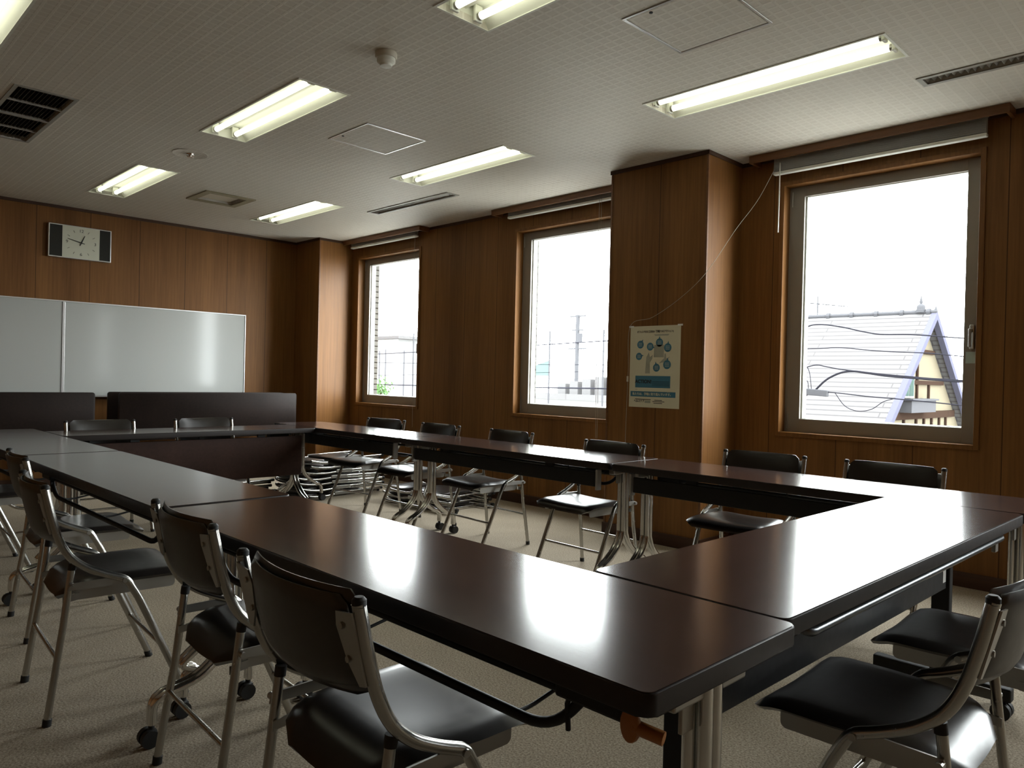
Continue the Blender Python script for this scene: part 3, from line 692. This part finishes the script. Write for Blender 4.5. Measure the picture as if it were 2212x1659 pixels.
def seat_mesh(bm, w=.211, y0=-.180, y1=.232, n=16):
    """cushioned seat: rounded corners, rear edge rolled down, slightly dished"""
    T, B = [], []
    for j in range(n+1):
        v = j/n; y = y0+(y1-y0)*v
        # half-width outline: narrow rounded rear, broader front with soft corners
        rw = w*(.86+.14*min(1, v*1.7))
        if v < .16: rw -= .075*(1-math.sqrt(max(0, 1-((.16-v)/.16)**2)))
        if v > .90: rw -= .030*(1-math.sqrt(max(0, 1-((v-.90)/.10)**2)))
        zc = .440 - .050*max(0, (.26-v)/.26)**2 - .020*max(0, (v-.80)/.20)**2
        tr, br = [], []
        for i in range(n+1):
            u = -1+2*i/n; x = rw*u
            e = (1-abs(u)**5)**.45 if abs(u) < 1 else 0
            f = min(1, v/.05, (1-v)/.05)**.5 if 0 < v < 1 else 0
            dish = .010*(u*u)-.004
            tr.append(bm.verts.new((x, y, zc+dish*e-.013*(1-e*f)))); br.append(bm.verts.new((x*.90, y*.97+.006, zc-.026-.020*(1-v)*(1-abs(u)**4)*f)))
        T.append(tr); B.append(br)
    for G in (T, B):
        for a, b in zip(G, G[1:]):
            for i in range(n): bm.faces.new((a[i], a[i+1], b[i+1], b[i]))
    for i in range(n):
        bm.faces.new((T[0][i], T[0][i+1], B[0][i+1], B[0][i])); bm.faces.new((T[n][i], T[n][i+1], B[n][i+1], B[n][i]))
    for j in range(n):
        for i in (0, n): bm.faces.new((T[j][i], T[j+1][i], B[j+1][i], B[j][i]))

def make_chair():
    e = empty('folding_chair')
    m = BM(); seat_mesh(m); seat = obj('seat', m, M['vinyl'], e, smooth=True, angle=60)
    m = BM()
    for s in (-1, 1):
        plate(m, rrect(-.135, .175, .372, .418, .014), 'x', s*.170, s*.173)
    box(m, -.170, .170, .135, .165, .392, .396)
    obj('seat_pan', m, M['steel'], seat)
    m = BM(); backrest_mesh(m); bk = obj('backrest', m, M['vinyl'], e, smooth=True, angle=60)
    m = BM(); backrest_mesh(m, w=.185, z0=.572, z1=.752, yb=-.2425)
    for v in m.verts: v.co.y -= .0025
    obj('back_shell', m, M['shell'], bk, smooth=True, angle=60)
    for s in (-1, 1):
        x = s*.222
        P = [(x, -.232, .750), (x, -.212, .66), (x, -.190, .585), (x, -.160, .528), (x, -.115, .487), (x, -.06, .458), (x, -.005, .436), (x, .012, .424), (x, .045, .365), (x, .202, .012)]
        m = BM(); tube(m, catmull(P[:7], 5)[:-1]+[Vector(p) for p in fillet(P[6:], .02, 3)], .0125, 12); st = obj('side_tube', m, M['tube'], e, smooth=True)
        m = BM(); lathe(m, [(.0125, .0), (.0125, .012), (.008, .017)], 12)
        bmesh.ops.transform(m, matrix=Matrix.Translation((x, -.231, .744)), verts=m.verts[:]); obj('end_cap', m, M['rubber'], st, smooth=True)
        m = BM(); cyl(m, (x, .203, .0), (x, .196, .022), .0135, 12); obj('rubber_foot', m, M['rubber'], st, smooth=True)
        # bracket holding the backrest
        m = BM(); plate(m, [(x-s*.000, .735), (x-s*.052, .728), (x-s*.060, .70), (x-s*.045, .64), (x-s*.020, .60), (x, .605)], 'y', -.004, .0)
        for v in m.verts: v.co.y += -.232+(.735-v.co.z)*.24-.010
        for zz in (.705, .645): cyl(m, (x-s*.038, -.232+(.735-zz)*.24-.018, zz), (x-s*.038, -.232+(.735-zz)*.24-.008, zz), .006, 10)
        obj('back_bracket', m, M['steel'], st)
        rx = s*.206
        m = BM(); tube(m, [(rx, -.150, .492), (rx, -.172, .30), (rx+s*.012, -.213, .018)], .0110, 12); rl = obj('rear_leg', m, M['tube'], e, smooth=True)
        m = BM(); cyl(m, (rx, -.1505, .480), (rx, -.148, .502), .0125, 12); obj('end_cap', m, M['rubber'], rl, smooth=True)
        m = BM(); cyl(m, (rx+s*.012, -.214, .0), (rx+s*.012, -.212, .022), .0135, 12); obj('rubber_foot', m, M['rubber'], rl, smooth=True)
        # link plate between rear leg and side tube
        m = BM(); plate(m, [(-.165, .418), (-.160, .440), (.005, .444), (.014, .430), (.004, .416)], 'x', x-s*.002, x+s*.003); 
        for yy, zz in ((-.155, .429), (0., .430)): cyl(m, (x-s*.006, yy, zz), (x+s*.016, yy, zz), .008, 12)
        obj('link_plate', m, M['steel'], e)
        m = BM(); plate(m, [(-.125, .378), (-.172, .372), (-.172, .392), (-.125, .400)], 'x', s*.190, s*.193); obj('hinge_plate', m, M['steel'], rl)
    m = BM(); cyl(m, (-.218, .128, .178), (.218, .128, .178), .0070, 10); obj('front_crossbar', m, M['tube'], e, smooth=True)
    m = BM(); cyl(m, (-.208, -.1885, .205), (.208, -.1885, .205), .0070, 10); obj('rear_crossbar', m, M['tube'], e, smooth=True)
    return e
ch0 = make_chair()
GN, GW, GF, GR = 'folding chairs on the near side of the tables', 'folding chairs on the window side', 'folding chairs before the stowed tables', 'folding chairs at the right end'
chairs = [
 (6.878, -3.930, -1, 'nearest folding chair in the foreground, its back curving before the near table', GN),
 (6.155, -3.855, -3, 'folding chair just left of the nearest one, overlapped by its backrest', GN),
 (5.262, -3.998, -4.1, 'folding chair left of centre on the near side, rear feet clear on the carpet', GN),
 (4.395, -3.870, -3.7, 'folding chair at the left edge beside the orange lever under the table', GN),
 (3.130, -4.010, -2, 'folding chair mostly cut off at the left edge of the picture', GN),
 (2.895, -1.354, 187.3, 'folding chair nearest the corner on the window side, beside the taller chair pile', GW),
 (3.592, -1.355, 180, 'second folding chair from the corner on the window side, near the far window', GW),
 (4.370, -1.362, 176, 'folding chair below the left edge of the middle window', GW),
 (5.360, -1.463, 178, 'folding chair below the poster side of the middle window, its seat catching light', GW),
 (6.235, -1.265, 182, 'folding chair just right of the pillar, its back low behind the table', GW),
 (6.870, -1.230, 179, 'folding chair under the big right window', GW),
 (2.470, -3.160, -90, 'folding chair behind the far cross table, left one of the two', GF),
 (2.490, -2.420, -89, 'folding chair behind the far cross table, right one of the two', GF),
 (7.572, -3.088, 91, 'folding chair at the lower right, its long side tube sweeping up to the backrest', GR),
 (7.590, -2.440, 91, 'folding chair behind the lower right one, only its seat in view', GR),
]
for i, (x, y, rz, lab, g) in enumerate(chairs):
    o = ch0 if i == 0 else copy_tree(ch0)
    place(o, x, y, rz, lab, g, 'chair')

# ------------------------------------------------------------------ folded chairs in flat piles
def make_folded():
    """a chair folded flat, lying on its back: local +y is the feet end"""
    e = empty('folded_chair')
    for s in (-1, 1):
        x = s*.222
        m = BM(); tube(m, catmull([(x, -.45, .040), (x, -.34, .020), (x, -.22, .0125), (x, -.08, .022), (x, .06, .034), (x, .44, .034)], 5), .0115, 10); st = obj('side_tube', m, M['tube'], e, smooth=True)
        m = BM(); cyl(m, (x, .43, .034), (x, .455, .034), .0135, 10); obj('rubber_foot', m, M['rubber'], st, smooth=True)
        m = BM(); tube(m, [(s*.206, -.04, .014), (s*.206, .41, .0135)], .0105, 10); rl = obj('rear_leg', m, M['tube'], e, smooth=True)
        m = BM(); cyl(m, (s*.206, .405, .0135), (s*.206, .43, .0135), .0132, 10); obj('rubber_foot', m, M['rubber'], rl, smooth=True)
        m = BM(); box(m, x-.003+s*.012, x+.003+s*.012, -.10, .06, .016, .044, .002); obj('link_plate', m, M['steel'], e)
    m = BM(); tube(m, catmull([(-.222, -.45, .040), (-.15, -.475, .034), (0, -.485, .030), (.15, -.475, .034), (.222, -.45, .040)], 5), .008, 10); obj('back_rim', m, M['vinyl'], e, smooth=True)
    m = BM(); plate(m, rrect(-.198, .198, -.445, -.25, .045), 'z', .018, .040, .008); obj('backrest', m, M['vinyl'], e, smooth=True, angle=60)
    m = BM(); plate(m, rrect(-.188, .188, -.16, .235, .05), 'z', .020, .046, .008); obj('seat', m, M['vinyl'], e, smooth=True, angle=60)
    m = BM(); cyl(m, (-.21, .30, .020), (.21, .30, .020), .007, 10); obj('crossbar', m, M['tube'], e, smooth=True)
    return e
fc0 = make_folded(); used = [False]
ords = ['lowest', 'second', 'third', 'fourth', 'fifth', 'sixth', 'topmost']
def pile(x, y, rz, n, where, group, jit, tilts=None):
    z = 0.
    for k in range(n):
        o = fc0 if not used[0] else copy_tree(fc0); used[0] = True
        nm = 'topmost' if k == n-1 else ords[k]
        place(o, x+random.uniform(-jit, jit), y+random.uniform(-jit, jit), rz+random.uniform(-5, 5)*(1 if k else .3)*(jit/.02), 'flat folded chair, %s in the pile %s' % (nm, where), group, 'folded chair', z)
        z += .0515
pile(1.86, -1.02, 3, 7, 'beside the far corner pillar', 'pile of folded chairs by the corner', .034)
pile(3.02, -.66, -84, 3, 'between the far and middle windows', 'pile of folded chairs by the window wall', .022)
pile(1.46, -1.98, 6, 3, 'under the far cross table', 'pile of folded chairs under the cross table', .018)

# ------------------------------------------------------------------ stowed flip-top tables against the front wall
def make_stowed():
    e = empty('stowed_table')
    L = 1.815
    m = BM(); plate(m, rrect(-L/2, L/2, .452, .910, .022), 'y', -.017, .017, .003); obj('tabletop', m, M['flip_wood'], e, smooth=True, angle=50)
    for s in (-1, 1):
        x = s*.79; m = BM()
        for dx in (-.014, .014):
            for t in (-1, 1):
                tube(m, catmull([(x+dx, .055+t*.014, .60), (x+dx, .055+t*.014, .34), (x+dx, .055+t*.05, .235), (x+dx, .055+t*.15, .165), (x+dx, .055+t*.20, .12), (x+dx, .055+t*.205, .066)], 4), .0125, 8)
        lg = obj('leg', m, M['chrome'], e, smooth=True)
        for t in (-1, 1):
            m = BM(); yy = .055+t*.205
            for d in (-.014, .014): cyl(m, (x+d-.009, yy, .0265), (x+d+.009, yy, .0265), .0262, 14)
            cyl(m, (x, yy, .04), (x, yy, .08), .009, 8)
            obj('caster', m, M['rubber'], lg, smooth=True)
    m = BM(); box(m, -.80, .80, .030, .075, .585, .625, .003); obj('hinge_rail', m, M['black'], e)
    return e
s0 = make_stowed(); GS = 'flip-top tables stowed with tops upright'
place(s0, .55, -1.612, 90, 'stowed table with its dark top turned upright, in front of the pair at the right', GS)
place(copy_tree(s0), .315, -1.640, 90, 'stowed table with upright top just behind the right-hand one', GS)
place(copy_tree(s0), .55, -3.635, 90, 'stowed table with its dark top turned upright at the left edge below the whiteboard', GS)

# ------------------------------------------------------------------ outdoors
bm = BM(); box(bm, -60, 40, .3, 90, -3.9, -3.6); g = struct('ground', bm, M['ground'])
# steep-roofed house opposite the right window: ridge along x at y = 9, gable end at x = 4.2
h = empty('house', (1., 9., -3.6)); tag(h, 'steep-roofed house with half-timbered gable outside the right window', 'house')
hl = Vector(h.location)
def hp(nm, b, mat, par=None, **k):
    bmesh.ops.translate(b, verts=b.verts[:], vec=-hl); return obj(nm, b, mat, par or h, **k)
SL = .868
def roof_plane(b, s, x0, x1, run_, th=.07, dz=0.):
    v = []
    for x in (x0, x1):
        v.append([b.verts.new((x, 9., 2.40+dz)), b.verts.new((x, 9.+s*run_, 2.40+dz-SL*run_)), b.verts.new((x, 9.+s*run_, 2.40+dz-th-SL*run_)), b.verts.new((x, 9., 2.40+dz-th))])
    a, c = v
    b.faces.new(a); b.faces.new(c[::-1])
    for i in range(4): b.faces.new((a[i], c[i], c[(i+1) % 4], a[(i+1) % 4]))
for s in (-1, 1):
    b = BM(); roof_plane(b, s, -.6, 4.12, 3.4); o = hp('roof_slope', b, M['roof'])
    b = BM(); roof_plane(b, s, 4.12, 4.21, 3.45, .13, .012); hp('bargeboard', b, M['verge'])
b = BM(); tube(b, [(-.6, 9, 2.42), (4.2, 9, 2.42)], .035, 8)
k = 0
for i in range(12): tube(b, [(4.1-.42*i, 9, 2.42), (4.04-.42*i, 9, 2.42)], .055, 8)
hp('ridge', b, M['pole'])
b = BM(); vs = [(4.0, 9.-3.1, -.40), (4.0, 9., 2.26), (4.0, 9.+3.1, -.40), (4.0, 9+3.1, -3.6), (4.0, 9-3.1, -3.6)]
f = [b.verts.new(v) for v in vs]; q = [b.verts.new((v[0]-4.4, v[1], v[2])) for v in vs]
b.faces.new(f); b.faces.new(q[::-1])
for i in range(5): b.faces.new((f[i], f[(i+1) % 5], q[(i+1) % 5], q[i]))
hp('gable_wall', b, M['render'])
for (y0, y1, z0, z1) in ((8.36, 9.50, 1.71, 1.78), (8.0, 10.05, 1.19, 1.26), (7.15, 10.75, .62, .74)):
    b = BM(); box(b, 4.001, 4.04, y0, y1, z0, z1); hp('timber_beam', b, M['timber'])
for (y, z0, z1) in ((8.69, .74, 1.71), (9.30, .74, 1.19), (7.50, -.2, 1.05), (8.09, -.6, .62), (8.69, -.6, .62), (9.09, -.6, .62), (9.50, -.6, .62), (9.92, -.6, .62), (10.3, -.6, .62)):
    b = BM(); box(b, 4.001, 4.03, y-.03, y+.03, z0, z1); hp('timber_post', b, M['timber'])
b = BM(); box(b, 4.0, 4.05, 7.94, 8.44, .97, 1.34); box(b, 4.0, 4.05, 8.22, 8.44, 1.34, 1.60); wf = hp('window_frame', b, M['lightwall'])
b = BM(); 
for (p, q_, a, c) in ((7.97, 8.18, 1.0, 1.31), (8.21, 8.41, 1.0, 1.31), (8.25, 8.41, 1.36, 1.57)): box(b, 4.045, 4.056, p, q_, a, c)
hp('window_pane', b, M['win_dark'], wf)
b = BM(); box(b, 4.0, 4.22, 7.80, 9.0, .74, .93); box(b, 4.0, 4.25, 7.76, 9.06, .93, .96); hp('window_box', b, M['pole'])
b = BM(); lathe(b, [(.075, 0), (.080, .05), (.065, .06), (.070, .10), (.055, .13), (.020, .15), (.028, .18), (.022, .21), (.004, .30)], 14)
for v in b.verts: v.co += Vector((3.95, 9., 2.41))
hp('roof_finial', b, M['pole'], smooth=True)
b = BM(); lathe(b, [(.03, 0), (.018, .05), (.002, .11)], 8)
for v in b.verts: v.co += Vector((4.18, 9., 2.42))
hp('gable_spike', b, M['pole'])
# second house behind the first, only its roof edge shows
h2 = empty('house', (5.6, 17., -3.6)); tag(h2, 'house with grey tiled roof showing behind the steep gable, at the right window edge', 'house'); hl = Vector(h2.location)
b = BM(); v = [b.verts.new(p) for p in ((3.2, 14, -.4), (8.5, 14, -.4), (8.5, 17, 2.3), (4.0, 17, 2.3))]; w_ = [b.verts.new((p.co.x, p.co.y, p.co.z-.12)) for p in v]
b.faces.new(v); b.faces.new(w_[::-1])
for i in range(4): b.faces.new((v[i], v[(i+1) % 4], w_[(i+1) % 4], w_[i]))
hp('roof_slope', b, M['roof2'], h2)
b = BM(); box(b, 3.5, 8.2, 14.4, 19, -3.6, -.25); hp('wall', b, M['lightwall'], h2)
# overhead cables
def cable(nm, pts, r, lab, par=None, y=5.):
    b = BM(); c = Vector(pts[0]) if len(pts[0]) == 3 else Vector((pts[0][0], y, pts[0][1]))
    P = [Vector(p) if len(p) == 3 else Vector((p[0], y, p[1])) for p in pts]
    tube(b, [p-c for p in catmull(P, 6)], r, 6)
    o = obj(nm, b, M['cable'], par); o.location = c
    if lab: tag(o, lab, 'cable', 'overhead cables outside the windows')
    return o
cable('overhead_cable', [(1.6, 1.5), (2.7, 1.62), (3.4, 1.72), (3.74, 1.90), (3.92, 1.94), (4.21, 1.90), (4.49, 1.83), (4.71, 1.79), (5.02, 1.78), (5.27, 1.76), (5.64, 1.72), (6.5, 1.64), (9., 1.5)], .008, 'topmost overhead cable crossing the roof outside the right window')
cable('overhead_cable', [(1.5, 1.6), (3.75, 1.62), (4.12, 1.63), (4.35, 1.62), (4.5, 1.60), (4.87, 1.57), (5.27, 1.55), (5.64, 1.51), (6.5, 1.45), (9., 1.3)], .006, 'second overhead cable from the top outside the right window')
cable('overhead_cable', [(2.6, 1.25), (3.5, 1.30), (3.87, 1.40), (4.05, 1.38), (4.22, 1.35), (4.5, 1.32), (4.77, 1.29), (5.03, 1.27), (5.28, 1.25), (5.65, 1.23), (6.5, 1.17), (9., 1.1)], .007, 'overhead cable crossing the middle of the roof outside the right window')
cable('overhead_cable', [(3.90, 1.07), (4.05, 1.215), (4.23, 1.305), (4.39, 1.325), (4.56, 1.305), (4.77, 1.275), (5.03, 1.255), (5.65, 1.215), (7, 1.15)], .013, 'thick cable rising from the splice box outside the right window')
cable('overhead_cable', [(4.05, 1.05), (4.23, 1.04), (4.57, 1.01), (4.94, .99), (5.38, .96), (5.66, .94), (6.5, .89), (9, .8)], .007, 'lowest straight cable, right of the splice box outside the right window')
cable('overhead_cable', [(4.16, 1.044), (4.29, .88), (4.45, .82), (4.62, .85), (4.76, .95), (4.90, .998)], .005, 'cable sagging in a loop below the splice box')
cable('overhead_cable', [(1.5, 1.04), (3.2, 1.04), (3.80, 1.045)], .010, 'cable coming to the left end of the splice box')
e = empty('splice_box', (3.93, 5., 1.04)); tag(e, 'grey cable splice box hanging on the wires outside the right window', 'splice box')
b = BM(); box(b, -.14, .14, -.04, .04, -.042, .042, .01); sb = obj('housing', b, M['pole'], e); sb.rotation_euler = (0, R(4), 0)
for k, pts in enumerate(([(-.19, 0, .37), (-.13, 0, .31), (-.10, 0, .20), (-.08, 0, .03)], [(-.24, 0, .21), (-.14, 0, .15), (-.12, 0, .03)], [(-.24, 0, -.10), (-.15, 0, -.05), (-.12, 0, -.02)])):
    b = BM(); tube(b, catmull([Vector(p) for p in pts], 5), .005, 6); obj('cable_tail', b, M['cable'], e)
# cables crossing the two left windows
for lab, a, b_, r in (('upper overhead cable outside the two left windows', (-16, 8, 1.66), (-.7, 8, 2.03), .012), ('second overhead cable outside the two left windows', (-16, 8, 1.58), (-.7, 8, 1.47), .007),
                   ('third overhead cable outside the two left windows', (-16, 8, 1.05), (-.7, 8, 1.37), .006), ('bundled lowest overhead cable outside the two left windows', (-16, 8, .84), (-.7, 8, .98), .016)):
    m_ = [(a[i]+b_[i])/2 for i in range(3)]; m_[2] -= .03
    cable('overhead_cable', [a, tuple(m_), b_], r, lab)
# utility pole
p = empty('utility_pole', (-13., 20., -3.6)); tag(p, 'utility pole with crossarms seen through the middle window', 'utility pole')
b = BM(); tube(b, [(0, 0, 0), (0, 0, 7.56)], .09, 10); obj('pole', b, M['pole'], p)
for z, w_ in ((7.5, .42), (6.9, .3), (6.1, .5)):
    b = BM(); box(b, -w_, w_, -.04, .04, z-.03, z+.03); obj('crossarm', b, M['pole'], p)
b = BM(); tube(b, [(.12, 0, 6.35), (.12, 0, 6.75)], .13, 10); obj('transformer', b, M['pole'], p)
# fence posts of a ball court with green net
for k, (x, zt) in enumerate(((-19.1, 2.2), (-18.65, 2.26), (-17.33, 2.2), (-16.7, 2.9), (-9.12, 2.78), (-6.8, 2.76))):
    b = BM(); tube(b, [(0, 0, 0), (0, 0, zt+3.6)], .03, 8); o = obj('net_post', b, M['pole']); o.location = (x, 14, -3.6); post = o if k == 4 else (post if k > 4 else None)
    tag(o, ['thin net post farthest left outside the far window', 'thin net post second from left outside the far window', 'thin net post third from left outside the far window', 'tall thin net post at the right of the far window', 'net post beside the green net outside the middle window', 'tall thin net post right of the utility pole'][k], 'post', 'net posts beyond the cables')
b = BM(); plate(b, [(-10.6, 1.0+.25), (-9.12, 1.25), (-9.12, 1.79), (-10.6, 1.15+.25)], 'y', 14.03, 14.05)
c = Vector((-9.12, 14.0, -3.6))
for v in b.verts: v.co -= c
obj('green_net', b, M['green_net'], post)
# far building with eave, low rooftops
e = empty('house', (-23.9, 17.9, -3.6)); tag(e, 'pale house with projecting eave outside the far corner window', 'house'); hl = Vector(e.location)
b = BM(); box(b, -27., -20.9, 16.3, 19.5, -3.6, 2.88); hp('wall', b, M['lightwall'], e)
b = BM(); box(b, -27.3, -20.5, 16., 19.8, 2.88, 3.02); hp('eave', b, M['roof'], e)
e = empty('low_building', (-10., 17.5, -3.6)); tag(e, 'low pale building with parapets behind the cables, middle window', 'building'); hl = Vector(e.location)
b = BM(); box(b, -13.5, -6.2, 16., 19., -3.6, .55); hp('wall', b, M['lightwall'], e)
b = BM(); box(b, -13.7, -6.0, 15.9, 16.0, .40, .62); hp('parapet', b, M['roof'], e)
b = BM(); 
for k in range(7): box(b, -11.4+.62*k, -11.0+.62*k, 17., 17.4, .55, 1.0+.09*k)
hp('chimneys', b, M['roof'], e)
# shrub at the corner of the far window view
e = empty('shrub', (-10.35, 8., -3.6)); tag(e, 'green shrub top outside the far corner window', 'shrub')
b = BM(); tube(b, [(0, 0, 0), (.05, 0, 3.), (0, 0, 4.3)], [.08, .05, .02], 8); obj('trunk', b, M['timber'], e)
b = BM(); rnd = random.Random(3)
for k in range(260):
    a, c_, rr = rnd.uniform(0, 6.28), rnd.uniform(-1, 1), rnd.uniform(.05, .42)
    p_ = Vector((math.cos(a)*math.sqrt(1-c_*c_)*rr*1.1, math.sin(a)*math.sqrt(1-c_*c_)*rr, 4.3+c_*rr))
    u = Vector((rnd.uniform(-1, 1), rnd.uniform(-1, 1), rnd.uniform(-1, 1))).normalized()*.045; w_ = u.orthogonal().normalized()*.022
    b.faces.new([b.verts.new(p_-u), b.verts.new(p_+w_), b.verts.new(p_+u), b.verts.new(p_-w_)])
obj('foliage', b, M['leaf'], e)['kind'] = 'stuff'
# television aerial above the roof
e = empty('television_aerial', (.03, 14., -3.6)); tag(e, 'thin television aerial above the left end of the steep roof', 'aerial')
b = BM(); tube(b, [(0, 0, 0), (0, 0, 7.0)], .02, 6); obj('mast', b, M['pole'], e)
b = BM(); tube(b, [(-.3, 0, 6.85), (.75, 0, 6.7)], .012, 6)
for k in range(6): tube(b, [(-.25+.19*k, -.25, 6.84-.027*k), (-.25+.19*k, .25, 6.84-.027*k)], .008, 6)
obj('antenna_boom', b, M['pole'], e)

# ------------------------------------------------------------------ light
w = bpy.data.worlds.new('sky'); SC.world = w; w.use_nodes = True
bg = w.node_tree.nodes['Background']; bg.inputs['Color'].default_value = (.96, .98, 1., 1); bg.inputs['Strength'].default_value = 25.0
for n, (a, b) in enumerate(WINS):
    ld = bpy.data.lights.new('window_sky_portal', 'AREA'); ld.shape = 'RECTANGLE'; ld.size = b-a-.2; ld.size_y = WT-WB-.2; ld.cycles.is_portal = True
    o = bpy.data.objects.new('window_sky_portal', ld); COL.objects.link(o); o.location = ((a+b)/2, .158, (WB+WT)/2); o.rotation_euler = (R(-90), 0, 0)
vs = SC.view_settings; SC.display_settings.display_device = 'sRGB'
vs.view_transform = 'Standard'; vs.look = 'None'; vs.exposure = 0.; vs.gamma = 1.; vs.use_curve_mapping = False
SC.cycles.max_bounces = 10; SC.cycles.diffuse_bounces = 6; SC.cycles.glossy_bounces = 5; SC.cycles.transparent_max_bounces = 12
SC.cycles.sample_clamp_indirect = 12.; SC.cycles.use_denoising = True
SC.cycles.caustics_reflective = False; SC.cycles.caustics_refractive = False
